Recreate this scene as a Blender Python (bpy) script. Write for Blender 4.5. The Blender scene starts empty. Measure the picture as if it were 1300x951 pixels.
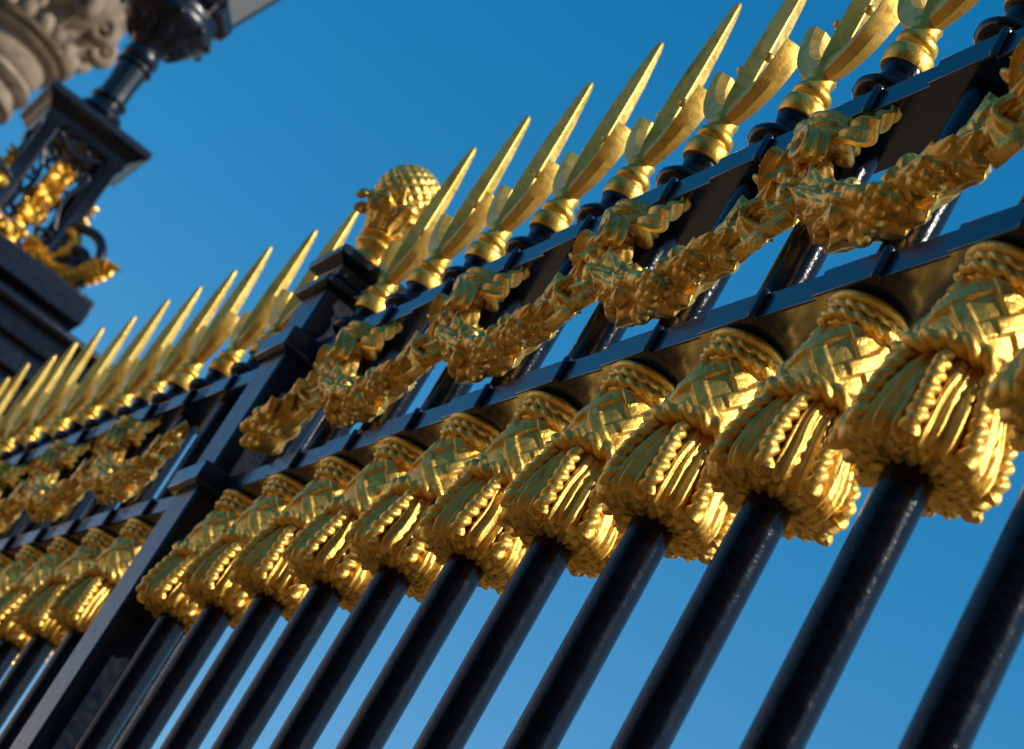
import bpy, math, random
from mathutils import Vector, Matrix
PI = math.pi
U = 0.25                      # one bar spacing = 0.25 m; everything below is laid out in bar spacings
rnd = random.Random(7)
scene = bpy.context.scene
COL = scene.collection
GZ = -11.5                    # ground height

# ------------------------------------------------------------------ mesh builder
class MB:
    def __init__(s): s.v = []; s.f = []
    def add(s, vs, fs):
        o = len(s.v); s.v += [tuple(v) for v in vs]; s.f += [tuple(i + o for i in f) for f in fs]; return s
    def box(s, c, h):
        x, y, z = c; a, b, d = h
        vs = [(x+i*a, y+j*b, z+k*d) for i in (-1, 1) for j in (-1, 1) for k in (-1, 1)]
        return s.add(vs, [(0,1,3,2),(4,6,7,5),(0,4,5,1),(2,3,7,6),(0,2,6,4),(1,5,7,3)])
    def frust(s, c, h0, h1, z0, z1):
        x, y = c
        vs = [(x+i*h*ax, y+j*h*ay, z) for (z, h) in ((z0, h0), (z1, h1)) for (i, j, ax, ay) in ((-1,-1,1,1),(1,-1,1,1),(1,1,1,1),(-1,1,1,1))]
        return s.add(vs, [(3,2,1,0),(4,5,6,7),(0,1,5,4),(1,2,6,5),(2,3,7,6),(3,0,4,7)])
    def square_stack(s, c, prof):
        x, y = c; vs = []
        for (h, z) in prof:
            vs += [(x-h,y-h,z),(x+h,y-h,z),(x+h,y+h,z),(x-h,y+h,z)]
        fs = [(3,2,1,0)]; n = len(prof)
        for k in range(n-1):
            for j in range(4):
                a = 4*k+j; b = 4*k+(j+1)%4; fs.append((a, b, b+4, a+4))
        fs.append(tuple(4*(n-1)+j for j in range(4)))
        return s.add(vs, fs)
    def lathe(s, prof, n=32, c=(0,0,0), fn=None, closed_ends=True, rot=None):
        vs = []
        for k, (r, z) in enumerate(prof):
            for j in range(n):
                a = 2*PI*j/n; rr = fn(a, k/(len(prof)-1), r, z) if fn else r
                if isinstance(rr, tuple): rr, zz = rr
                else: zz = z
                v = Vector((rr*math.cos(a), rr*math.sin(a), zz))
                if rot: v = rot @ v
                vs.append((c[0]+v.x, c[1]+v.y, c[2]+v.z))
        fs = []
        for k in range(len(prof)-1):
            for j in range(n):
                a = k*n+j; b = k*n+(j+1) % n; fs.append((a, b, b+n, a+n))
        if closed_ends:
            fs.append(tuple(reversed(range(n)))); o = (len(prof)-1)*n; fs.append(tuple(o+j for j in range(n)))
        return s.add(vs, fs)
    def extrude(s, outline, z0, z1):
        n = len(outline)
        vs = [(x, y, z0) for x, y in outline] + [(x, y, z1) for x, y in outline]
        fs = [(i, (i+1) % n, (i+1) % n + n, i+n) for i in range(n)]
        fs += [tuple(reversed(range(n))), tuple(range(n, 2*n))]
        return s.add(vs, fs)
    def tube(s, pts, rad, n=10, closed=False, mod=None, squash=None):
        P = [Vector(p) for p in pts]; m = len(P); vs = []; L = 0.0
        up = None
        for i in range(m):
            a = P[(i-1) % m] if (closed or i > 0) else P[0]; b = P[(i+1) % m] if (closed or i < m-1) else P[-1]
            t = (b-a).normalized()
            if up is None:
                up = Vector((0,0,1)) if abs(t.z) < .9 else Vector((1,0,0))
            nn = (up - t*up.dot(t)).normalized(); up = nn; bb = t.cross(nn)
            if i: L += (P[i]-P[i-1]).length
            R = rad(i/(m-1)) if callable(rad) else rad
            for j in range(n):
                ph = 2*PI*j/n; q = R*(mod(L, ph) if mod else 1)
                v = nn*math.cos(ph)*q + bb*math.sin(ph)*q*(squash or 1)
                vs.append(P[i]+v)
        fs = []; mm = m if closed else m-1
        for i in range(mm):
            for j in range(n):
                a = i*n+j; b = i*n+(j+1) % n; c2 = ((i+1) % m)*n+(j+1) % n; d = ((i+1) % m)*n+j
                fs.append((a, d, c2, b))
        if not closed: fs += [tuple(range(n)), tuple((m-1)*n+n-1-j for j in range(n))]
        return s.add(vs, fs)
    def rope(s, pts, R, pitch, n=12, closed=False):
        k = PI/pitch
        return s.tube(pts, R, n, closed, mod=lambda L, ph: .56+.52*abs(math.cos(ph - k*L)))
    def ball(s, c, r, n=10, sq=(1,1,1), rot=None, fn=None):
        m = max(5, n*2//3); vs = []; fs = []
        for i in range(m+1):
            th = PI*i/m
            for j in range(n):
                ph = 2*PI*j/n
                v = Vector((math.sin(th)*math.cos(ph), math.sin(th)*math.sin(ph), math.cos(th)))
                q = r*(fn(v) if fn else 1)
                v = Vector((v.x*sq[0]*q, v.y*sq[1]*q, v.z*sq[2]*q))
                if rot: v = rot @ v
                vs.append(Vector(c)+v)
        for i in range(m):
            for j in range(n):
                a = i*n+j; b = i*n+(j+1) % n; fs.append((a, a+n, b+n, b))
        return s.add(vs, fs)
    def leaf(s, c, d, nrm, L, W, curl=.4, thick=.02, lobes=0):
        d = Vector(d).normalized(); nrm = Vector(nrm); nrm = (nrm - d*nrm.dot(d)).normalized(); sd = d.cross(nrm)
        c = Vector(c); m, k = 9, 7; top = []; bot = []
        for i in range(m):
            t = i/(m-1); w = W*max(0, math.sin(PI*min(1, .06+.94*t)**.8))**.65*.5 + .004
            if lobes: w *= 1+.22*math.sin(lobes*2*PI*t)
            cen = c + d*(L*t*(1-.25*abs(curl)*t)) + nrm*(curl*L*t*t)
            for j in range(k):
                q = j/(k-1)*2-1
                h = -.36*W*q*q - .11*W*math.exp(-(q/.16)**2) + .02*W*math.cos(abs(q)*6-t*8)
                p = cen + sd*(w*q) + nrm*h
                top.append(p+nrm*thick*.5*(1-abs(q)**3)); bot.append(p-nrm*thick*1.3*(1-.75*abs(q)**3))
        vs = top+bot; o = m*k; fs = []
        for i in range(m-1):
            for j in range(k-1):
                a = i*k+j; fs.append((a, a+k, a+k+1, a+1)); fs.append((o+a, o+a+1, o+a+k+1, o+a+k))
            a = i*k; fs.append((a, o+a, o+a+k, a+k)); a = i*k+k-1; fs.append((a, a+k, o+a+k, o+a))
        for j in range(k-1):
            fs.append((j, j+1, o+j+1, o+j)); a = (m-1)*k+j; fs.append((a, o+a, o+a+1, a+1))
        return s.add(vs, fs)
    def strip(s, pts, wv, W, thick=.018, cross=3, wav=.0):
        """ribbon following pts; wv(t) gives the width direction"""
        P = [Vector(p) for p in pts]; m = len(P); A = []; B = []; k = cross*2+1
        for i in range(m):
            t = i/(m-1); a = P[max(0, i-1)]; b = P[min(m-1, i+1)]; tg = (b-a).normalized()
            w = Vector(wv(t) if callable(wv) else wv); w = (w - tg*w.dot(tg)).normalized(); nn = tg.cross(w)
            ww = W(t) if callable(W) else W
            for j in range(k):
                q = j/(k-1)*2-1; off = wav*math.cos(q*2*PI+t*2)
                p = P[i]+w*(ww*q*.5)+nn*off
                A.append(p+nn*thick*.5); B.append(p-nn*thick*.5)
        o = m*k; fs = []
        for i in range(m-1):
            for j in range(k-1):
                a = i*k+j; fs.append((a, a+1, a+k+1, a+k)); fs.append((o+a, o+a+k, o+a+k+1, o+a+1))
            a = i*k; fs.append((a, a+k, o+a+k, o+a)); a += k-1; fs.append((a, o+a, o+a+k, a+k))
        for j in range(k-1):
            fs.append((j, o+j, o+j+1, j+1)); a = (m-1)*k+j; fs.append((a, a+1, o+a+1, o+a))
        return s.add(A+B, fs)
    def build(s, name, mat, parent=None, loc=(0,0,0), rz=0.0, smooth=35, bevel=0.0, subd=0):
        me = bpy.data.meshes.new(name)
        me.from_pydata([(x*U, y*U, z*U) for x, y, z in s.v], [], s.f)
        me.validate(); me.update()
        import bmesh
        bm = bmesh.new(); bm.from_mesh(me); bmesh.ops.recalc_face_normals(bm, faces=bm.faces); bm.to_mesh(me); bm.free()
        me.materials.append(mat)
        if smooth:
            me.shade_smooth()
            if smooth < 180: me.set_sharp_from_angle(angle=math.radians(smooth))
        o = bpy.data.objects.new(name, me); COL.objects.link(o)
        o.location = Vector(loc)*U; o.rotation_euler = (0, 0, rz)
        if parent: o.parent = parent
        if bevel:
            b = o.modifiers.new('bevel', 'BEVEL'); b.width = bevel*U; b.segments = 2; b.limit_method = 'ANGLE'; b.angle_limit = math.radians(35); b.harden_normals = False
        if subd:
            q = o.modifiers.new('sub', 'SUBSURF'); q.levels = subd; q.render_levels = subd
        return o

def cast(o, vox, smooth=2):
    """fuse the pieces of a casting into one skin"""
    r = o.modifiers.new('r', 'REMESH'); r.mode = 'VOXEL'; r.voxel_size = vox*U
    if smooth:
        q = o.modifiers.new('s', 'SMOOTH'); q.iterations = smooth; q.factor = .5
    dg = bpy.context.evaluated_depsgraph_get(); me = bpy.data.meshes.new_from_object(o.evaluated_get(dg))
    me.name = o.name; o.modifiers.clear(); o.data = me; me.shade_smooth()
    return o

def empty(name, loc, label, cat, group=None, rz=0):
    o = bpy.data.objects.new(name, None); COL.objects.link(o)
    o.location = Vector(loc)*U; o.rotation_euler = (0, 0, rz); o.empty_display_size = .1
    o['label'] = label; o['category'] = cat
    if group: o['group'] = group
    return o

def copy_tree(o, parent, loc=None, rz=None):
    c = o.copy(); COL.objects.link(c); c.parent = parent
    if loc is not None: c.location = Vector(loc)*U
    if rz is not None: c.rotation_euler = (0, 0, rz)
    for ch in [x for x in bpy.data.objects if x.parent == o]:
        copy_tree(ch, c)
    return c

# ------------------------------------------------------------------ materials
def newmat(name):
    m = bpy.data.materials.new(name); m.use_nodes = True; nt = m.node_tree
    return m, nt, nt.nodes['Principled BSDF']
def N(nt, t, **k):
    n = nt.nodes.new(t)
    for a, b in k.items():
        if a.startswith('i_'): n.inputs[a[2:].replace('_', ' ')].default_value = b
        else: setattr(n, a, b)
    return n
def coords(nt):
    tc = N(nt, 'ShaderNodeTexCoord'); oi = N(nt, 'ShaderNodeObjectInfo')
    mp = N(nt, 'ShaderNodeVectorMath', operation='MULTIPLY_ADD')
    cb = N(nt, 'ShaderNodeCombineXYZ')
    for i in range(3): nt.links.new(oi.outputs['Random'], cb.inputs[i])
    mp.inputs[1].default_value = (37, 53, 91)
    nt.links.new(cb.outputs[0], mp.inputs[0]); nt.links.new(tc.outputs['Object'], mp.inputs[2])
    return mp.outputs[0]
def ramp(nt, src, stops):
    r = N(nt, 'ShaderNodeValToRGB'); e = r.color_ramp.elements
    while len(e) > 1: e.remove(e[-1])
    e[0].position, e[0].color = stops[0][0], (*stops[0][1], 1)
    for p, c in stops[1:]:
        q = e.new(p); q.color = (*c, 1)
    nt.links.new(src, r.inputs[0]); return r.outputs[0]

def noise(nt, co, scale, detail=4, rough=.55, dist=0):
    n = N(nt, 'ShaderNodeTexNoise', i_Scale=scale, i_Detail=detail, i_Roughness=rough, i_Distortion=dist)
    nt.links.new(co, n.inputs['Vector']); return n.outputs[0]
def mix(nt, f, a, b):
    m = N(nt, 'ShaderNodeMix', data_type='RGBA'); L = nt.links
    if isinstance(f, float): m.inputs[0].default_value = f
    else: L.new(f, m.inputs[0])
    for k, v in ((6, a), (7, b)):
        if isinstance(v, tuple): m.inputs[k].default_value = (*v, 1)
        else: L.new(v, m.inputs[k])
    return m.outputs[2]

def gold(name, base=(.90,.56,.10), deep=(.66,.34,.035), patina=(.20,.165,.09), pat=.5, rough=.27, bump=.5, metal=.85):
    m, nt, b = newmat(name); co = coords(nt); L = nt.links
    big = noise(nt, co, 14, 5, .6); fine = noise(nt, co, 70, 6, .65, .4); spots = noise(nt, co, 33, 7, .72, .3)
    c1 = ramp(nt, big, [(.35, deep), (.62, base)])
    f = ramp(nt, spots, [(.50+.22*(1-pat), (0,0,0)), (.60+.2*(1-pat), (.75,.75,.75))])
    c = mix(nt, f, c1, patina); L.new(c, b.inputs['Base Color'])
    mp = N(nt, 'ShaderNodeMapping'); mp.inputs['Scale'].default_value = (60, 60, 9); L.new(co, mp.inputs[0])
    st = N(nt, 'ShaderNodeTexNoise', i_Scale=1.0, i_Detail=5, i_Roughness=.6); L.new(mp.outputs[0], st.inputs['Vector'])
    c = mix(nt, ramp(nt, st.outputs[0], [(.55, (0,0,0)), (.72, (.55,.55,.55))]), c, tuple(x*.55 for x in patina)); L.new(c, b.inputs['Base Color'])
    b.inputs['Metallic'].default_value = metal
    mr = N(nt, 'ShaderNodeMapRange', i_From_Min=.3, i_From_Max=.7, i_To_Min=rough-.07, i_To_Max=rough+.16)
    L.new(fine, mr.inputs[0]); ad = N(nt, 'ShaderNodeMath', operation='MULTIPLY_ADD'); L.new(f, ad.inputs[0]); ad.inputs[1].default_value = .18
    L.new(mr.outputs[0], ad.inputs[2]); L.new(ad.outputs[0], b.inputs['Roughness'])
    h = N(nt, 'ShaderNodeMath', operation='MULTIPLY_ADD'); L.new(big, h.inputs[0]); h.inputs[1].default_value = 1.5; L.new(fine, h.inputs[2])
    bp = N(nt, 'ShaderNodeBump', i_Strength=bump, i_Distance=.0028); L.new(h.outputs[0], bp.inputs['Height']); L.new(bp.outputs[0], b.inputs['Normal'])
    return m
def paint(name, base=(.0015,.0022,.005), rough=.12, bump=.42, grit=.8, spec=.27):
    m, nt, b = newmat(name); co = coords(nt); L = nt.links
    n1 = noise(nt, co, 45, 5, .6); n2 = noise(nt, co, 260, 4, .6); n3 = noise(nt, co, 9, 3)
    c = mix(nt, n3, base, tuple(x*1.9 for x in base)); 
    sp = ramp(nt, n2, [(.68, (0,0,0)), (.74, (1,1,1))])
    c = mix(nt, sp, c, tuple(x*grit*8 for x in base)); L.new(c, b.inputs['Base Color'])
    mr = N(nt, 'ShaderNodeMapRange', i_From_Min=.3, i_From_Max=.7, i_To_Min=rough-.05, i_To_Max=rough+.10)
    L.new(n1, mr.inputs[0]); L.new(mr.outputs[0], b.inputs['Roughness'])
    b.inputs['IOR'].default_value = 1.5; b.inputs['Specular IOR Level'].default_value = spec
    b.inputs['Coat Weight'].default_value = .10; b.inputs['Coat Roughness'].default_value = .05; b.inputs['Coat IOR'].default_value = 1.55
    h = N(nt, 'ShaderNodeMath', operation='MULTIPLY_ADD'); L.new(n2, h.inputs[0]); h.inputs[1].default_value = .35; L.new(n1, h.inputs[2])
    bp = N(nt, 'ShaderNodeBump', i_Strength=bump, i_Distance=.0022); L.new(h.outputs[0], bp.inputs['Height']); L.new(bp.outputs[0], b.inputs['Normal'])
    L.new(bp.outputs[0], b.inputs['Coat Normal'])
    return m
def stone(name, a=(.31,.235,.16), d=(.12,.088,.058), sc=5):
    m, nt, b = newmat(name); co = coords(nt); L = nt.links
    n1 = noise(nt, co, sc, 7, .65); n2 = noise(nt, co, sc*14, 4, .6)
    L.new(ramp(nt, n1, [(.32, d), (.6, a)]), b.inputs['Base Color']); b.inputs['Roughness'].default_value = .85
    bp = N(nt, 'ShaderNodeBump', i_Strength=.5, i_Distance=.01); L.new(n2, bp.inputs['Height']); L.new(bp.outputs[0], b.inputs['Normal'])
    return m

GOLD = gold('gilding', pat=.35, rough=.34)
GOLD_T = gold('gilding_tassel', base=(.95,.60,.13), deep=(.84,.50,.09), patina=(.26,.16,.045), metal=.80, pat=.40, rough=.37, bump=.8)
GOLD_G = gold('gilding_weathered', base=(.95,.62,.15), deep=(.66,.35,.04), patina=(.12,.09,.045), metal=.86, pat=.75, rough=.34, bump=.8)
GOLD_S = gold('gilding_spear', base=(.94,.62,.15), deep=(.74,.43,.07), patina=(.26,.18,.07), metal=.80, pat=.55, rough=.36, bump=.3)
PAINT = paint('black_paint')
PAINT_S = paint('black_paint_smooth', base=(.0015,.011,.032), bump=.10, rough=.17, spec=.5)
PAINT_R = paint('black_paint_rough', base=(.0018,.0050,.012), rough=.27, bump=.4, grit=1, spec=.4)
STONE = stone('carved_stone')

# ------------------------------------------------------------------ railing parts
def rail_mesh(xs, x0, x1, zc, hz=.08, f0=.165, f1=.186, hw=.25):
    xs = [x for x in xs if x0 < x-hw and x+hw < x1]
    front = [(x0, -f0)]
    for x in xs: front += [(x-hw, -f0), (x-hw, -f1), (x+hw, -f1), (x+hw, -f0)]
    front += [(x1, -f0)]
    back = [(x, -y) for x, y in reversed(front)]
    m = MB().extrude(front+back, zc-hz, zc+hz)
    for x in xs:                                   # half-round seam rods on the faces
        for sy in (-1, 1):
            m.lathe([(.018, -hz-.004), (.027, hz*-1), (.027, hz+.002), (.018, hz+.008), (.004, hz+.010)], 16, (x+.245, sy*(f1-.008), zc))
    return m

ZL, ZT = -.05, 1.24

def skirt_fn(a, t, r, z, sd=0):
    pn = math.floor(a/(2*PI)*8)+sd*5; w = (a/(2*PI)*8) % 1.0                 # position inside one of eight panels, rope at 0
    d = min(w, 1-w)
    q = w + (.06*math.sin(t*4+pn*2.1)+.025*math.sin(t*8+pn))*math.sin(w*PI) + .06*(1-t)*math.cos(pn*1.9)*math.sin(w*PI)
    fold = 0
    for (c, wd, hh) in (((.26,.085,1.1),(.52,.055,.7),(.74,.085,1.2)), ((.22,.06,.9),(.42,.09,1.25),(.77,.07,1.0)), ((.30,.11,1.2),(.63,.05,.7),(.80,.055,1.0)))[(pn*2+int(pn/3)) % 3]:
        c2 = c+.03*math.sin(pn*3.3+c*9); fold += hh*math.exp(-((q-c2)/wd)**2)
    lump = .036*min(1, .45+t)*fold + .0045*math.sin(q*2*PI*9+t*3)*(1-math.exp(-(d/.12)**2)) + .003*math.sin(q*2*PI*15-t*5)
    groove = -.020*math.exp(-(d/.09)**2)
    rim = .006*math.sin(a*31)*max(0, t-.86)/.14
    return (r+lump+groove*(t**.3)+rim-.012, z + (.008*math.sin(a*16+1)+.006*math.sin(a*37))*max(0, t-.8)/.2 - .004*fold*max(0, t-.85)/.15)

def skirt_r(t):                                 # belt to rim
    return .202+.098*(1-(1-t)**1.7) - .022*(max(0, t-.84)/.16)**2

def make_tassel(parent, sd=0):
    b = MB(); prof = [(skirt_r(k/46), -.70-.445*k/46) for k in range(47)]
    # closed turn under the rim and ragged hollow inside
    nprof = len(prof)
    inner = [(0,0)]*3+[(.235, -1.168), (.21, -1.176), (.185, -1.180), (.15, -1.178), (.098, -1.168)]
    allp = prof+inner
    def fn(a, tt, r, z):
        k = round(tt*(len(allp)-1))
        e = skirt_fn(a, min(k, nprof-1)/(nprof-1), *allp[min(k, nprof-1)], sd)
        if k < nprof: return e
        k -= nprof
        if k < 3: return (e[0]-(.006,.020,.036)[k], e[1]-(.012,.019,.012)[k])
        j = (k-2)/5
        rag = .013*math.sin(a*13+j*5+sd)+.010*math.sin(a*23-j*9)+.006*math.sin(a*41+j*13)
        return (r + (e[0]-.036-r)*(1-j)*.5 + rag*(1-j*.5) , z + rag*.8)
    b.lathe(allp, 288, fn=fn, closed_ends=False)
    root = b.build('tassel', GOLD_T, parent, smooth=180)
    # bulb with crossing straps
    m = MB(); K = 60
    def br(t): return .150+.072*math.sin(min(1, t*1.25)*PI*.5)**.9
    bp = [(br(k/K), -.30-.42*k/K) for k in range(K+1)]
    def bf(a, t, r, z):
        n = 5; u = (a/(2*PI)*n + t*1.35) % 1; v = (a/(2*PI)*n - t*1.35) % 1
        def band(x):
            x = abs(x-.5)*2; return max(0, min(1, (.42-x)*8)) - .45*math.exp(-((x-.24)/.05)**2)*0
        A, B = band(u), band(v)
        par = (math.floor(a/(2*PI)*n + t*1.35)+math.floor(a/(2*PI)*n - t*1.35)) % 2
        h = max(A*(.027 if par else .018), B*(.018 if par else .027))
        return r + h
    m.lathe(bp, 240, fn=bf, closed_ends=False); m.build('bulb', GOLD_T, root, smooth=180)
    # collar: cuff, two rope rings
    c = MB(); cp = [(.125, -.132), (.170, -.132), (.192, -.142), (.200, -.160), (.192, -.180), (.168, -.192), (.160, -.20), (.160, -.29), (.135, -.31)]
    c.lathe(cp, 64, closed_ends=False)
    for (zz, rr, R) in ((-.208, .166, .029), (-.262, .170, .034)):
        c.rope([(rr*math.cos(2*PI*k/180), rr*math.sin(2*PI*k/180), zz+.006*math.sin(2*PI*k/60)) for k in range(180)], R, 2*PI*rr/16, closed=True)
    c.build('collar', GOLD_T, root, smooth=60)
    # belt rope
    r = MB(); n = 19
    r.rope([(.242*math.cos(2*PI*k/240), .242*math.sin(2*PI*k/240), -.700+(.014+.006*sd)*math.sin(2*PI*k/240*2+.6+sd*1.3)) for k in range(240)], .052, 2*PI*.242/n, n=14, closed=True)
    r.build('rope_band', GOLD_T, root, smooth=60)
    for q in range(8):
        a0 = 2*PI*q/8; g = MB(); pts = []
        for k in range(90):
            t = .10+.89*k/89; a = a0 + .05*math.sin(t*4+q+sd*2); rr = skirt_r(t)+.022
            pts.append((rr*math.cos(a), rr*math.sin(a), -.70-.445*t))
        g.tube(pts, lambda t: .036+.010*t, 14, False, mod=lambda L, ph: .60+.48*abs(math.cos(ph-PI/.070*L)))
        g.build('rope_strand', GOLD_T, root, smooth=60)
    return root

def make_spear(parent):
    b = MB()
    # blade: square section set cornerwise, tapering to a blunt point
    rings = [(.055, .05, 1.93), (.075, .065, 2.0), (.085, .076, 2.12), (.070, .084, 2.3), (.060, .085, 2.5), (.053, .076, 2.75), (.044, .062, 3.0), (.032, .044, 3.2), (.024, .033, 3.31), (.017, .024, 3.355), (.008, .010, 3.372)]
    vs = []; fs = []
    for (a, c, z) in rings: vs += [(a,0,z),(0,c,z),(-a,0,z),(0,-c,z)]
    for k in range(len(rings)-1):
        for j in range(4):
            p = 4*k+j; q = 4*k+(j+1) % 4; fs.append((p, q, q+4, p+4))
    fs += [(3,2,1,0), tuple(4*(len(rings)-1)+j for j in range(4))]
    b.add(vs, fs)
    root = b.build('spearhead', GOLD_S, parent, smooth=20, bevel=.006)
    # two barbs curving up and out like a trident
    for sx in (-1, 1):
        m = MB(); K = 14; rows = []
        for k in range(K+1):
            t = k/K
            xo = .04 + .365*math.sin(t*PI/2)**.92; zo = 1.925 + .52*t**1.45
            e = .01; t2 = min(1, t+e); t1 = t2-e
            dx = .365*(math.sin(t2*PI/2)**.92-math.sin(t1*PI/2)**.92); dz = .52*(t2**1.45-t1**1.45); q = math.hypot(dx, dz)
            T = .15*(1-t)**1.2+.085
            xi = max(0, xo - T*dz/q); zi = zo + T*dx/q
            th = .045+.030*math.sin(t*PI/2)
            rows.append([(sx*xo, 0, zo-.0), (sx*(xo*.86+xi*.14), th, zo*.86+zi*.14), (sx*(xo*.25+xi*.75), th*.8, zo*.25+zi*.75), (sx*xi, 0, zi), (sx*(xo*.25+xi*.75), -th*.8, zo*.25+zi*.75), (sx*(xo*.86+xi*.14), -th, zo*.86+zi*.14)])
        vs = [p for r_ in rows for p in r_]; fs = []
        for k in range(K):
            for j in range(6):
                p = 6*k+j; q = 6*k+(j+1) % 6; fs.append((p, q, q+6, p+6))
        # sloping cut end: apex above the section
        fs.append(tuple(6*K+5-j for j in range(6)))
        fs.append(tuple(range(6)))
        m.add(vs, fs); m.build('barb', GOLD_S, root, smooth=28, bevel=.006)
        # small bead in the crotch
    for sx in (-1, 1): MB().ball((sx*.15, -.02, 2.42), .032, 10).build('bead', GOLD_S, root)
    c = MB(); c.lathe([(.098,1.655),(.122,1.658),(.130,1.675),(.133,1.74),(.128,1.765),(.112,1.778),(.096,1.785),(.094,1.80),(.108,1.812),(.115,1.835),(.110,1.86),(.094,1.875),(.080,1.90),(.078,1.93),(.088,1.97),(.06,2.02)], 40)
    c.build('collar', GOLD, root, smooth=50)
    return root

def make_pommel(parent):
    return MB().lathe([(.10,1.318),(.11,1.36),(.12,1.385),(.165,1.405),(.192,1.44),(.192,1.475),(.160,1.515),(.115,1.53),(.098,1.555),(.100,1.60),(.108,1.64),(.104,1.668)], 40).build('baluster', PAINT, parent, smooth=60)

def catenary(u):        # u in 0..1 across two bays
    sg = 2*u-1; return 2*u, .295+.60*abs(sg)**2.2

def leafy(m, R, p, t, rd, r, sgn, L=(.18,.28), W=(.11,.16)):
    d = t*sgn*1.5 + rd*R.uniform(.05,.38) + Vector((R.uniform(-.25,.25), R.uniform(-.2,.1), R.uniform(-.35,.25)))
    m.leaf(p+rd*(r+.012), d, rd, R.uniform(*L), R.uniform(*W), R.uniform(-.15,.22), .030, lobes=R.choice((0,2,3)))

def make_swag(parent):
    R = random.Random(21); m = MB()
    Y = -.195
    K = 60; pts = []
    for k in range(K+1):
        u = .075+.85*k/K; x, z = catenary(u); pts.append((x, Y, z))
    rad = lambda t: .030+.088*math.sin(PI*t)**.9
    m.tube(pts, rad, 16, mod=lambda L, ph: 1+.10*math.sin(L*23+ph*3)+.08*math.sin(L*41-ph*5))
    def frame(u):
        x, z = catenary(u); x2, z2 = catenary(u+.01)
        t = Vector((x2-x, 0, z2-z)).normalized(); n = Vector((-t.z, 0, t.x)); return Vector((x, Y, z)), t, n
    for k in range(54):
        u = .10+.80*(k+R.random())/54; p, t, n = frame(u); tt = (u-.075)/.85; r = rad(min(1, max(0, tt)))
        ph = R.uniform(-.2, 1.2)*PI; rd = n*math.cos(ph) + Vector((0,-1,0))*math.sin(ph)
        leafy(m, R, p, t, rd, r, 1 if u > .5 else -1)
    for k in range(30):
        u = .5+R.gauss(0, .15); u = min(.86, max(.14, u)); p, t, n = frame(u); r = rad((u-.075)/.85)
        ph = R.uniform(-.1, 1.1)*PI; rd = n*math.cos(ph)+Vector((0,-1,0))*math.sin(ph)
        lob = R.choice((0, 5, 6))
        m.ball(p+rd*(r+.010), R.uniform(.042, .066), 16, fn=(lambda v: 1+.12*math.cos(math.atan2(v.y, v.x)*lob)) if lob else None, rot=Matrix.Rotation(R.uniform(0,3), 3, 'X'))
    for k in range(4):
        u = .5+(k-1.5)*.14; p, t, n = frame(u); r = rad((u-.075)/.85)
        ph = (.5+R.uniform(-.35,.35))*PI; rd = n*math.cos(ph)+Vector((0,-1,0))*math.sin(ph); c = p+rd*(r+.02)
        for j in range(5):
            a = j*2*PI/5; d = t*math.cos(a)+rd.cross(t)*math.sin(a)
            m.ball(c+d*.055+rd*.01, .042, 12, sq=(1,1,.8))
        m.ball(c+rd*.035, .030, 10)
    return cast(m.build('garland', GOLD_G, parent), .0054)

def make_bow(parent):
    m = MB(); y0 = -.17
    # wrapped knot: rolled bands of cloth over the head of the bar
    for j, (z, r, dx) in enumerate(((1.115,.105,.0),(1.05,.135,-.01),(.985,.125,.01))):
        pts = [(dx+r*1.15*math.cos(a), y0-.01+r*.95*math.sin(a), z+.012*math.sin(a*2+j)) for a in [PI*2*k/40 for k in range(40)]]
        m.tube(pts, .042, 10, closed=True, mod=lambda L, ph: 1+.10*math.sin(L*31+ph*2))
    m.ball((0, y0-.02, 1.05), .125, 16, sq=(1,.9,.75))
    m.ball((.01, y0-.13, 1.0), .070, 14, sq=(1.1,.8,1.2), fn=lambda v: 1+.10*math.sin(v.z*9+v.x*5))
    for k, (dx, zz) in enumerate(((-.16,1.02),(-.13,.93),(.0,.90))):
        m.leaf((dx, y0-.05, zz), (-.5+.4*k, -.35, -.8), (-.3, -1, .3), .24, .17, .1, .04)
    for s, zz, sc in ((1,.93,.85),):
        pts = []
        for k in range(24):
            a = 2*PI*k/23; pts.append((s*(.03+.12*(1-math.cos(a)))*sc, y0-.10-.05*math.sin(a*.5), zz+.085*math.sin(a)-.06*(1-math.cos(a))))
        m.strip(pts, (0.15*s, 1, .25), .13, .036, 3, .012)
    return cast(m.build('bow', GOLD_G, parent), .0054), None

def make_ribbons(parent):
    y0 = -.19; out = []
    def rib(pts, wv, W, wav=.014):
        m = MB(); m.strip(pts, wv, W, .034, 5, wav); out.append(cast(m.build('ribbon', GOLD_G, parent), .0054))
    T = [k/39 for k in range(40)]
    rib([(.08+.40*t, y0-.02+.035*math.sin(t*10)+.05*t, 1.03-.07*math.sin(t*PI)+.06*t) for t in T], (0,.35,1), lambda t: .13+.13*t)
    rib([(-.13-.10*math.sin(t*PI*.9)+.030*math.sin(t*14), y0-.05-.040*math.sin(t*11), .98-.60*t) for t in T], lambda t: (1, .6*math.sin(t*7), .2), lambda t: .13+.05*math.sin(t*6+1)+.05*t)
    rib([(-.12-.24*t, y0-.03-.03*math.sin(t*9), 1.0-.14*t+.05*math.sin(t*7)) for t in T], (0,.4,1), lambda t: .10+.05*t)
    return out

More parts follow.
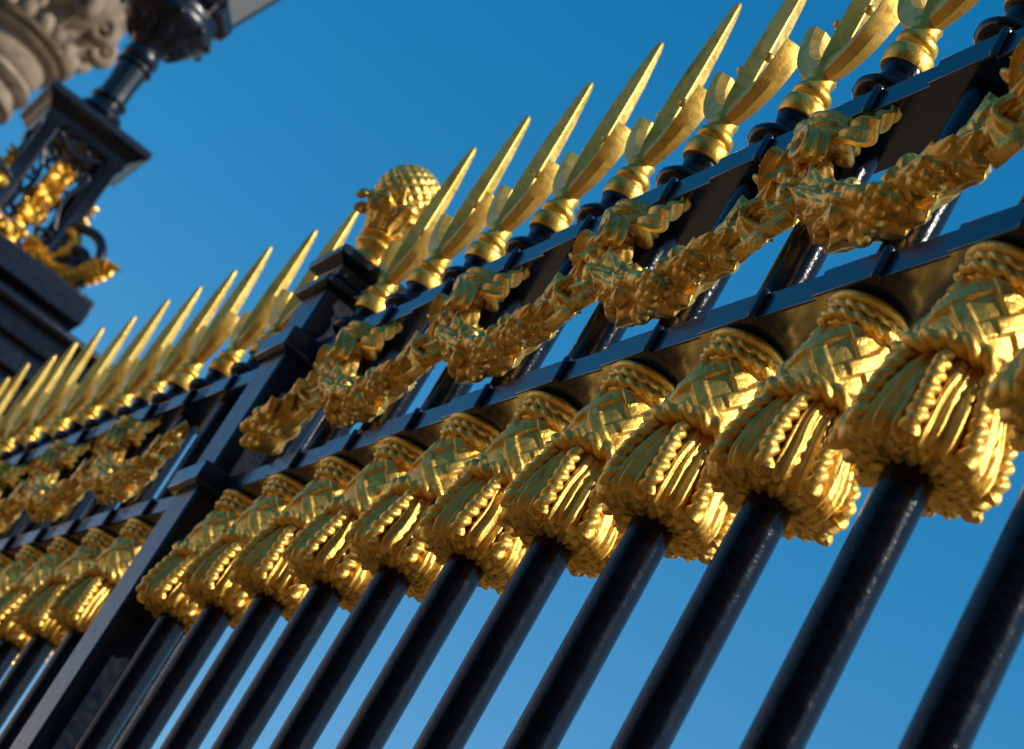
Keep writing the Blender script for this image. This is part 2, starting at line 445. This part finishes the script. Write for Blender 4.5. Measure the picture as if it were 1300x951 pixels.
def make_drop(parent):    # leaves hanging under the bow
    R = random.Random(12); m = MB()
    for k in range(13):
        z = R.uniform(.50, .86); w = .12*math.sin((z-.40)/.55*PI)+.03
        m.leaf((.04+R.uniform(-w, w), -.19-R.uniform(0,.05), z), (R.uniform(-.5,.7), -.25, -1), (R.uniform(-.5,.5), -1, .1), R.uniform(.20,.28), R.uniform(.14,.18), R.uniform(-.1,.25), .040, lobes=R.choice((0,2)))
    for k in range(8):
        m.ball((.04+R.uniform(-.09,.09), -.24-R.uniform(0,.04), R.uniform(.58,.86)), R.uniform(.035,.055), 10)
    return cast(m.build('leaf_drop', GOLD_G, parent), .0054)

def bar(parent, x, y=0, top=1.2):
    r = .107
    return MB().lathe([(r, GZ+1.4), (r, ZL-.30+.0), (r, top)], 32).build('bar', PAINT, parent, (x, y, 0), smooth=60)

# ------------------------------------------------------------------ right hand panel
right = empty('railing_panel', (0,0,0), 'sharp near railing panel right of the square gatepost, black bars with gilded tassels and spearheads', 'railing')
IR = list(range(0, 15))
for z in (ZL, ZT): rail_mesh(IR, -.25, 14.6, z).build('rail', PAINT_S, right, bevel=.010, smooth=30)
MB().box((7.15, 0, GZ+1.3), (7.4, .17, .12)).build('rail', PAINT_S, right, bevel=.01)
bar0 = bar(right, 0); tas0 = make_tassel(right); tas1 = make_tassel(right, 1); tas2 = make_tassel(right, 2); TAS = (tas0, tas1, tas2); sp0 = make_spear(right); pm0 = make_pommel(right)
sw0 = make_swag(right); bw0, _ = make_bow(right); rb0 = make_ribbons(right); dr0 = make_drop(right)
for q in (bw0, *rb0, dr0): q.parent = sw0
# the swag starts at its bow; move the sample to bar 1
sw0.location = Vector((1, 0, 0))*U
for q, o in ((1, tas1), (2, tas2)): o.location = Vector((q,0,0))*U
for i in IR[1:]:
    copy_tree(bar0, right, (i,0,0), rnd.uniform(0,6))
    if i > 2:
        c_ = copy_tree(TAS[rnd.randrange(3)], right, (i,0,rnd.uniform(-.012,.012)), rnd.uniform(-.25,.25)); q_ = rnd.uniform(.97,1.03); c_.scale = (q_, q_, 1)
    s_ = copy_tree(sp0, right, (i,0,0), rnd.uniform(-.05,.05)); s_.rotation_euler = (rnd.uniform(-.008,.008), rnd.uniform(-.008,.008), rnd.uniform(-.05,.05))
    copy_tree(pm0, right, (i,0,0))
for i in range(3, 13, 2): copy_tree(sw0, right, (i,0,0))

# half swag that meets the gatepost, with its own drop
def half_swag(parent, x, side):
    R = random.Random(31); m = MB(); pts = []
    for k in range(31):
        t = k/30; pts.append((x - side*(.86-.76*t), -.205, .32+.52*t*t))
    rad = lambda t: .125*(1-t)**.6+.035
    m.tube(pts, rad, 14, mod=lambda L, ph: 1+.13*math.sin(L*23+ph*3))
    for k in range(26):
        t = R.uniform(0,.92); p = Vector(pts[int(t*30)]); ph = R.uniform(-.2,1.2)*PI
        leafy(m, R, p, Vector((side,0,.4)), Vector((0,-math.sin(ph), math.cos(ph))), rad(t), 1)
    for k in range(20):
        t = R.uniform(0,.6); p = Vector(pts[int(t*30)]); ph = R.uniform(0,1)*PI; rd = Vector((0,-math.sin(ph), math.cos(ph)))
        m.ball(p+rd*(rad(t)+.01), R.uniform(.035,.06), 10)
    return cast(m.build('garland', GOLD_G, parent), .0054)
half_swag(right, 1, 1)

# ------------------------------------------------------------------ left hand panel (turns slightly, runs to the lamp pier)
LX, LY, LA, LS = -2.29, -.026, 0.032, 1.016
left = empty('railing_panel', (LX, LY, 0), 'far blurred railing panel left of the square gatepost, black bars with gilded tassels and spearheads', 'railing', rz=LA)
NL = 19; XL = [-j*LS for j in range(NL)]
for z in (ZL, ZT): rail_mesh(XL, -NL*LS-.2, 1.42, z).build('rail', PAINT_S, left, bevel=.010, smooth=30)
MB().box((-9.4, 0, GZ+1.3), (10.6, .17, .12)).build('rail', PAINT_S, left, bevel=.01)
for j, x in enumerate(XL):
    copy_tree(bar0, left, (x,0,0), rnd.uniform(0,6))
    copy_tree(TAS[rnd.randrange(3)], left, (x,0,0), rnd.uniform(-.2,.2))
    s_ = copy_tree(sp0, left, (x,0,0)); s_.rotation_euler = (rnd.uniform(-.012,.012), rnd.uniform(-.02,.02), rnd.uniform(-.06,.06))
    copy_tree(pm0, left, (x,0,0))
for j in range(2, NL, 2): copy_tree(sw0, left, (-j*LS,0,0))

# ------------------------------------------------------------------ gatepost
PX, PY = -.60, -.04
post = empty('gatepost', (PX, PY, 0), 'square black gatepost with moulded cap and gilded pinecone finial rising between the two railing panels', 'gatepost')
MB().box((.01,0,(GZ+1.78)/2), (.275,.275,(1.78-GZ)/2)).build('shaft', PAINT_R, post, bevel=.022)
for z in (ZL, ZT):
    MB().square_stack((0,0), [(.31,z-.11),(.345,z-.08),(.345,z+.08),(.31,z+.10)]).build('band', PAINT_S, post, bevel=.008)
MB().square_stack((0,0), [(.30,1.76),(.345,1.79),(.345,1.85),(.30,1.88),(.27,1.90),(.27,2.0),(.33,2.03),(.365,2.05),(.365,2.12),(.32,2.15),(.16,2.20)]).build('cap', PAINT_R, post, bevel=.010)
MB().square_stack((0,0), [(.5,GZ),(.5,GZ+.9),(.4,GZ+1.1),(.32,GZ+1.2)]).build('base', PAINT_R, post, bevel=.02)
f = MB(); f.lathe([(.185,2.14),(.20,2.18),(.19,2.215),(.15,2.24),(.132,2.29),(.138,2.35),(.172,2.38),(.182,2.40),(.172,2.425),(.15,2.44),(.172,2.465),(.182,2.485),(.165,2.51),(.12,2.53)], 48)
fin = f.build('finial', GOLD, post, (-.04, -.05, 0), smooth=60)
f = MB(); prof = []
K = 64
for k in range(K+1):
    th = PI*(.22+.78*k/K) ; prof.append((.275*math.sin(th), 2.93-.30*math.cos(th)))
prof[-1] = (.004, 3.232)
def cone(a, t, r, z):
    n = 14; u = (a/(2*PI)*n + t*7); v = (a/(2*PI)*n - t*7)
    return r*(1+.075*abs(math.cos(PI*u))*abs(math.cos(PI*v)) - .03)
f.lathe(prof, 224, fn=cone); f.build('pinecone', GOLD_S, fin, smooth=180)
f = MB(); Rr = random.Random(3)
f.lathe([(.12,2.53),(.18,2.57),(.215,2.65),(.235,2.75),(.215,2.82)], 32)
for k in range(8):
    a = 2*PI*k/8; d = Vector((math.cos(a), math.sin(a), 0))
    f.leaf(d*.16+Vector((0,0,2.51)), d*.30+Vector((0,0,1)), d, .33, .27, .24, .035, lobes=2)
    f.leaf(d*.290+Vector((0,0,2.77)), d*1.0+Vector((0,0,.25)), Vector((0,0,1))-d*.3, .09, .15, -.5, .035)
    a += PI/8; d = Vector((math.cos(a), math.sin(a), 0))
    f.leaf(d*.18+Vector((0,0,2.55)), d*.22+Vector((0,0,1)), d, .35, .20, .12, .035, lobes=2)
    f.ball(d*.26+Vector((0,0,2.66)), .035, 8)
cast(f.build('leaf_cup', GOLD_G, fin), .008)

# ------------------------------------------------------------------ lamp pier with openwork box
QX, QY, QZ = -23.34, -.56, 10.6
pier = empty('lamp_pier', (QX, QY, GZ), 'tall black iron lamp pier with openwork box and gilded flowers behind the far spearheads', 'lamp pier')
B0 = QZ-3.0-GZ; T0 = QZ-GZ     # heights above the pier's base
MB().square_stack((0,0), [(2.1,0),(2.1,1.4),(1.7,1.7),(1.35,1.9),(1.35,B0-4.2),(1.5,B0-4.0)]).build('shaft', PAINT_R, pier, bevel=.03)
MB().square_stack((0,0), [(1.35,B0-4.1),(1.6,B0-3.9),(1.6,B0-3.5),(1.75,B0-3.4),(1.75,B0-3.0),(1.9,B0-2.9),(1.9,B0-2.45),(2.1,B0-2.4),(2.1,B0-2.0),(2.25,B0-1.95),(2.25,B0-1.55),(2.38,B0-1.5),(2.40,B0-1.15),(2.52,B0-1.10),(2.56,B0-1.02),(2.52,B0-.94),(2.2,B0-.88),(1.9,B0-.80),(1.42,B0-.72),(1.42,B0-.55),(1.62,B0-.47),(1.67,B0-.45),(1.67,B0),(1.60,B0+.05),(1.2,B0+.08)]).build('cornice', PAINT_R, pier, bevel=.02)
# box: four posts, scrolls and gilt
box_ = MB()
for sx in (-1,1):
    for sy in (-1,1): box_.square_stack((sx*.66, sy*.66), [(.15,B0+.05),(.15,B0+.3),(.115,B0+.4),(.115,T0-.55),(.17,T0-.45),(.17,T0-.12)])
frame = box_.build('openwork_box', PAINT_R, pier, bevel=.02)
def spiral(c, ax, ay, r0, turns, a0, n=40, sgn=1):
    return [Vector(c)+Vector(ax)*(r0*(1-.8*k/(n-1))*math.cos(a0+sgn*2*PI*turns*k/(n-1)))+Vector(ay)*(r0*(1-.8*k/(n-1))*math.sin(a0+sgn*2*PI*turns*k/(n-1))) for k in range(n)]
up = Vector((0,0,1))
for (nx, ny) in ((1,0),(0,1),(-1,0),(0,-1)):
    nv = Vector((nx,ny,0)); tv = Vector((-ny,nx,0)); o = nv*.68
    m = MB()
    for s in (-1,1):
        m.tube(spiral(o+tv*(s*.30)+up*(T0-.42), tv*s, up, .22, 1.3, PI*.5), .050, 8)
        m.tube([o+tv*(s*.52)+up*z for z in (B0+.1, B0+1.2, T0-.5)], .055, 8)
    m.tube([o+tv*(-.55+1.1*k/12)+up*(T0-.60-.10*math.cos((k/12-.5)*PI*2)) for k in range(13)], .05, 8)
    m.tube([o+tv*(-.55+1.1*k/12)+up*(B0+.35) for k in range(13)], .06, 8)
    for s in (-1,1):
        m.tube(spiral(o+tv*(s*.36)+up*(B0+.75), tv*s, up, .19, 1.2, -PI*.5), .045, 8)
        m.tube(spiral(o+tv*(s*.34)+up*(T0-.92), tv*s, up, .15, 1.2, PI), .040, 8)
        m.tube([o+tv*(s*(.52-.22*math.sin(k/10*PI)))+up*(B0+.9+.12*k) for k in range(11)], .045, 8)
    m.build('scroll_panel', PAINT_R, frame, smooth=60)
    R = random.Random(int(nx*3+ny*7+40)); g = MB()
    for (cz, w) in ((B0+.95,.20),(B0+1.38,.19),(B0+1.78,.16)):
        for k in range(8):
            c = o+nv*(.08+R.uniform(-.06,.1))+tv*R.uniform(-w,w)+up*(cz+R.uniform(-.15,.15))
            g.ball(c, R.uniform(.055,.10), 9)
        for k in range(8):
            a = k*PI/4; g.leaf(o+nv*.12+up*cz, tv*math.cos(a)+up*math.sin(a)+nv*.3, nv, .30, .19, .3, .04)
    g.tube([o+nv*.05+up*z for z in (B0+.3,B0+1.0,B0+1.9)], .04, 8)
    g.build('flower_spray', GOLD, frame, smooth=60)
    # garland along the foot of the box
    g = MB()
    for k in range(70):
        s = R.uniform(-1,1); hgt = .12+.38*(1-abs(s))**.8
        c = nv*(1.0+R.uniform(-.12,.12))+tv*(s*.95)+up*(B0+.10+R.uniform(0,hgt))
        if R.random() < .25: g.ball(c, R.uniform(.06,.10), 9)
        else: g.leaf(c, tv*(1 if s > 0 else -1)+up*R.uniform(-.3,.6)+nv*.3, nv+up*.5, R.uniform(.22,.36), .17, .3, .03, lobes=R.choice((0,3)))
    g.build('foot_garland', GOLD, frame, smooth=60)
# bracket scrolls at the box corners
for (sx, sy) in ((1,1),(1,-1),(-1,1),(-1,-1)):
    d = Vector((sx,sy,0)).normalized(); o = d*1.0
    m = MB()
    m.tube([o+d*(-.05+.0*k)+d*(.95*math.sin(k/20*PI*.62))+up*(B0+1.2-1.0*(k/20)**1.6+.2*math.sin(k/20*PI)) for k in range(21)], .095, 10)
    m.tube(spiral(o+d*.36+up*(B0+.50), d, up, .38, 1.5, 0), .10, 10)
    br = m.build('bracket', PAINT_R, pier, smooth=60)
    g = MB(); R = random.Random(int(sx*5+sy*9+50))
    # acanthus leaf wrapping the outer foot
    for k in range(9):
        t = k/8; c = o+d*(.15+.75*t)+up*(B0+.08+.42*t*t)
        side = Vector((-d.y, d.x, 0))
        for s in (-1,1): g.leaf(c, d*.8+up*.6+side*s*.7, up*.4+d*.4+side*s*.3, .44, .28, .35, .05, lobes=3)
        g.ball(c, .14, 9)
    g.leaf(o+d*.85+up*(B0+.45), d*.5+up, d, .62, .36, .6, .07, lobes=3)
    g.tube(spiral(o+d*.02+up*(B0+.92), d, up, .28, .95, -PI*.4), lambda t: .12-.04*t, 10)
    g.tube([o+d*(-.12+.25*t)+up*(B0+.75-.62*t) for t in [k/10 for k in range(11)]], .085, 8, mod=lambda L, ph: 1+.25*math.sin(L*30))
    g.build('acanthus_leaf', GOLD, br, smooth=60)
MB().square_stack((0,0), [(.80,T0-.42),(.84,T0-.32),(.84,T0-.26),(.92,T0-.2),(.98,T0-.12),(1.073,T0-.06),(1.073,T0+.0),(1.073,T0+.07),(.98,T0+.12),(.55,T0+.18)]).build('abacus', PAINT_R, pier, bevel=.015)
m = MB(); flut = lambda a, t, r, z: r*(1+(.05*abs(math.sin(a*7)) if .75 < z-T0 < 1.65 else 0))
m.lathe([(.50,T0+.15),(.52,T0+.25),(.45,T0+.33),(.38,T0+.37),(.44,T0+.45),(.42,T0+.53),(.33,T0+.60),(.30,T0+.72),(.34,T0+.76),(.34,T0+.82),(.27,T0+.86),(.26,T0+1.2),(.285,T0+1.5),(.285,T0+1.56),(.35,T0+1.60),(.35,T0+1.66),(.29,T0+1.70),(.33,T0+1.75),(.36,T0+1.82),(.34,T0+1.92),(.30,T0+2.0),(.36,T0+2.12),(.46,T0+2.25),(.62,T0+2.42),(.82,T0+2.58),(.92,T0+2.72),(.90,T0+2.86),(.84,T0+2.95),(.84,T0+3.15),(.88,T0+3.2),(.86,T0+3.3)], 56, fn=flut)
stem = m.build('stem', PAINT_R, pier, smooth=50)
g = MB()
for k in range(10):
    a = 2*PI*k/10; d = Vector((math.cos(a), math.sin(a), 0))
    g = MB(); g.leaf(d*.44+up*(T0+2.15), d*.8+up*.8, d*.8-up*.5, .62, .34, -.1, .05, lobes=3); g.ball(d*.90+up*(T0+2.70), .085, 9)
    g.build('leaf', PAINT_R, stem, smooth=60)
# six-sided lantern, wider at the top
m = MB(); fr = MB(); ro = MB()
def hexp(r, z, k): a = PI/6+PI/3*k; return Vector((r*math.cos(a), r*math.sin(a), z))
zb, zt2, rb_, rt = T0+3.32, T0+6.0, .86, 1.85
for k in range(6):
    a, b2, c, d = hexp(rb_,zb,k), hexp(rb_,zb,k+1), hexp(rt,zt2,k+1), hexp(rt,zt2,k)
    m.add([a*.985+up*0, b2*.985, c*.985, d*.985], [(0,1,2,3)])
    fr.tube([a, d], .13, 8); fr.tube([a, b2], .24, 8); fr.tube([d, c], .10, 8)
    for q in range(12): fr.ball(a.lerp(b2, q/12)+up*.0-Vector((0,0,.06)), .05, 6)
gl, gnt, gb = newmat('lantern_glass')
gb.inputs['Base Color'].default_value = (.13,.125,.115,1); gb.inputs['Roughness'].default_value = .25
m.build('pane', gl, stem, smooth=0); fr.build('lantern_frame', PAINT_R, stem, smooth=50)
ro.lathe([(2.0,zt2),(2.0,zt2+.15),(1.5,zt2+.6),(.8,zt2+1.0),(.5,zt2+1.3),(.6,zt2+1.5),(.2,zt2+1.9),(.02,zt2+2.3)], 6); ro.build('lantern_roof', PAINT_R, stem, smooth=0)

# ------------------------------------------------------------------ ground
def ground():
    m, nt, b = newmat('paving'); co = N(nt, 'ShaderNodeTexCoord').outputs['Object']; L = nt.links
    n = noise(nt, co, .6, 6); n2 = noise(nt, co, 40, 4)
    c = ramp(nt, n, [(.3,(.125,.078,.036)),(.7,(.18,.115,.058))]); L.new(c, b.inputs['Base Color']); b.inputs['Roughness'].default_value = .9
    bp = N(nt, 'ShaderNodeBump', i_Strength=.4, i_Distance=.01); L.new(n2, bp.inputs['Height']); L.new(bp.outputs[0], b.inputs['Normal'])
    g = MB().add([(-8000,-8000,GZ),(8000,-8000,GZ),(8000,8000,GZ),(-8000,8000,GZ)], [(0,1,2,3)]).build('ground', m, smooth=0)
    g['kind'] = 'structure'
    for (x0, x1, y, r, lab) in ((-.25, 15, 0, 0, 'low pale stone plinth under the right hand railing panel'), (-20.0, 1.2, 0, LA, 'low pale stone plinth under the left hand railing panel')):
        q = MB().box(((x0+x1)/2, 0, .6), ((x1-x0)/2, .45, .6)).build('stone_plinth', STONE, None, ((LX if r else 0), (LY if r else 0), GZ), rz=r, bevel=.03)
        q['label'] = lab; q['category'] = 'plinth'
ground()

def unseen_wood():  # out of view; added so bars and gilding have something dark to reflect
    """unseen belt of trees behind the camera, added to darken the reflections"""
    R = random.Random(77); m = MB()
    for k in range(26):
        a = math.radians(-88+k*4.3); D = R.uniform(78, 92); h = R.uniform(48, 62)
        c = Vector((8+D*math.cos(a), D*math.sin(a), GZ))
        m.tube([c, c+Vector((0,0,h*.5))], lambda t: 1.4-.6*t, 8)
        for q in range(6):
            cc = c+Vector((R.uniform(-5,5), R.uniform(-5,5), h*R.uniform(.22,.82)))
            p1, p2 = R.uniform(0,6), R.uniform(0,6)
            m.ball(cc, R.uniform(6,9), 18, fn=lambda v: 1+.16*math.sin(v.x*6+p1)*math.sin(v.y*5+p2)+.10*math.sin(v.z*11+p1))
            for _ in range(40):
                v = Vector((R.gauss(0,1), R.gauss(0,1), R.gauss(0,1))).normalized()*R.uniform(6,9.5)
                w = Vector((R.gauss(0,1), R.gauss(0,1), R.gauss(0,1))).normalized()*.9; w2 = v.cross(w).normalized()*.7
                m.add([cc+v-w, cc+v-w2, cc+v+w, cc+v+w2], [(0,1,2,3)])
    mt, nt, b = newmat('foliage'); b.inputs['Base Color'].default_value = (.045,.055,.022,1); b.inputs['Roughness'].default_value = .8
    o = m.build('unseen_wood', mt, smooth=60); o['kind'] = 'stuff'; o['label'] = 'unseen belt of dark trees added behind the camera for the railings to reflect'; o['category'] = 'unseen_wood'
unseen_wood()

# ------------------------------------------------------------------ camera
PAR = dict(f=2972.15, yaw=1.2723, pitch=.4014, roll=.5442, C=(16.404, -3.950, -5.0415))
yaw, pit, ro_ = PAR['yaw'], PAR['pitch'], PAR['roll']
fw = Vector((-math.sin(yaw)*math.cos(pit), math.cos(yaw)*math.cos(pit), math.sin(pit)))
r0 = Vector((math.cos(yaw), math.sin(yaw), 0)); u0 = r0.cross(fw)
rr = r0*math.cos(ro_)+u0*math.sin(ro_); uu = -r0*math.sin(ro_)+u0*math.cos(ro_)
cd = bpy.data.cameras.new('camera'); cam = bpy.data.objects.new('camera', cd); COL.objects.link(cam)
M = Matrix((rr, uu, -fw)).transposed().to_4x4(); M.translation = Vector(PAR['C'])*U; cam.matrix_world = M
cd.sensor_width = 36; cd.lens = PAR['f']/1300*36; cd.shift_y = -45/1300
cd.clip_start = .05; cd.clip_end = 5000
cd.dof.use_dof = True; cd.dof.focus_distance = 12.0*U; cd.dof.aperture_fstop = 8.0; cd.dof.aperture_blades = 0
scene.camera = cam

# ------------------------------------------------------------------ stone pier behind (upper left)
def ray(px, py, d):
    v = fw + rr*(px-650)/PAR['f'] - uu*(py-430.5)/PAR['f']; return Vector(PAR['C'])+v*d
A = ray(-20, 80, 92)
sp = empty('stone_column', (A.x, A.y, GZ), 'pale carved stone column with ring mouldings and scrolled capital, blurred behind the lamp pier at top left', 'column')
H = A.z-GZ
m = MB(); m.lathe([(3.2,0),(3.2,1.5),(2.2,2.5),(1.9,4),(1.7,H-2.2),(1.75,H-1.6),(2.05,H-1.45),(2.1,H-1.2),(1.9,H-1.05),(1.85,H-.8),(2.15,H-.6),(2.3,H-.4),(2.2,H-.2),(2.0,H-.1)], 64)
m.build('shaft', STONE, sp, smooth=40)
m = MB(); m.lathe([(2.0,H-.12),(2.12,H),(2.2,H+.35),(2.3,H+.8),(2.3,H+.85),(2.6,H+.95),(2.7,H+1.1),(2.5,H+1.2),(2.45,H+1.3),(2.85,H+1.4),(2.95,H+1.55),(2.6,H+1.7),(2.2,H+1.85),(2.2,H+2.6),(2.5,H+2.8),(3.3,H+3.6),(3.7,H+4.4),(3.7,H+4.8),(2,H+5.2)], 64)
cap = m.build('capital', STONE, sp, smooth=40)
m = MB(); R = random.Random(9)
for k in range(20):
    a = 2*PI*k/20; d = Vector((math.cos(a), math.sin(a), 0))
    m.ball(d*2.72+up*(H+1.85), .34, 12, sq=(1,1,1.25))
m.build('egg_moulding', STONE, cap, smooth=180)
m = MB()
for k in range(12):
    a = 2*PI*k/12; d = Vector((math.cos(a), math.sin(a), 0)); sd = Vector((-d.y, d.x, 0))
    m.leaf(d*2.35+up*(H+2.2), d*.25+up, d, 2.1, 1.25, .45, .35, lobes=2)
    m.tube([p for p in spiral(d*3.35+up*(H+3.35), d, up, .55, 1.2, PI*.5, sgn=-1)], .26, 10, squash=1.3)
m.build('acanthus_leaf', STONE, cap, smooth=60)

# ------------------------------------------------------------------ light
SUN_EL = math.radians(36); SUN_AZ = Vector((.70, .71, 0)).normalized()
sdir = Vector((SUN_AZ.x*math.cos(SUN_EL), SUN_AZ.y*math.cos(SUN_EL), math.sin(SUN_EL)))
ld = bpy.data.lights.new('sun', 'SUN'); lo = bpy.data.objects.new('sun', ld); COL.objects.link(lo)
ld.energy = 5.0; ld.angle = math.radians(.53); ld.color = (1, .93, .82)
lo.rotation_euler = sdir.to_track_quat('Z', 'Y').to_euler()
w = bpy.data.worlds.new('World'); scene.world = w; w.use_nodes = True
nt = w.node_tree; bg = nt.nodes['Background']
sky = nt.nodes.new('ShaderNodeTexSky'); sky.sky_type = 'NISHITA'; sky.sun_disc = False
sky.sun_elevation = SUN_EL; sky.sun_rotation = math.atan2(SUN_AZ.x, SUN_AZ.y)
sky.altitude = 50; sky.air_density = 1.0; sky.dust_density = .2; sky.ozone_density = 3.0
# clear deep blue overhead, paler towards the horizon
tc = nt.nodes.new('ShaderNodeTexCoord'); sx = nt.nodes.new('ShaderNodeSeparateXYZ'); nt.links.new(tc.outputs['Generated'], sx.inputs[0])
tint = ramp(nt, sx.outputs[2], [(0, (.85,.93,1.0)), (.15, (.62,.90,1.03)), (.38, (.20,.95,1.17)), (.6, (.055,.99,1.26))])
dt = nt.nodes.new('ShaderNodeVectorMath'); dt.operation = 'DOT_PRODUCT'; nt.links.new(tc.outputs['Generated'], dt.inputs[0]); dt.inputs[1].default_value = sdir
mr = nt.nodes.new('ShaderNodeMapRange'); nt.links.new(dt.outputs['Value'], mr.inputs[0]); mr.inputs[4].default_value = .6; mr.inputs[1].default_value = .12; mr.inputs[2].default_value = .7
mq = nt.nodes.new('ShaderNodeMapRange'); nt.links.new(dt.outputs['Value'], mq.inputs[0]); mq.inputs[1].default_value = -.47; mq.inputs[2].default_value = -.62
tint = mix(nt, mq.outputs[0], tint, (1.8,1.05,.76))                 # deepest blue square to the sun; opposite side warmed for the gilding's reflections
tint = mix(nt, mr.outputs[0], tint, (1.05,.98,.92))                 # whiter sky on the sun's side
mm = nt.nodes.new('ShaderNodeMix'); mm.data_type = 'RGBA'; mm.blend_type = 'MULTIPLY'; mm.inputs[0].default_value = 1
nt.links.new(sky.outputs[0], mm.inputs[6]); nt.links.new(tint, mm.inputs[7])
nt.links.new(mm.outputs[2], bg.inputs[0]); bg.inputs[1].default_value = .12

scene.view_settings.view_transform = 'Standard'; scene.view_settings.look = 'None'
scene.view_settings.exposure = 0; scene.view_settings.gamma = 1
scene.render.engine = 'CYCLES'; scene.cycles.max_bounces = 6; scene.cycles.glossy_bounces = 5
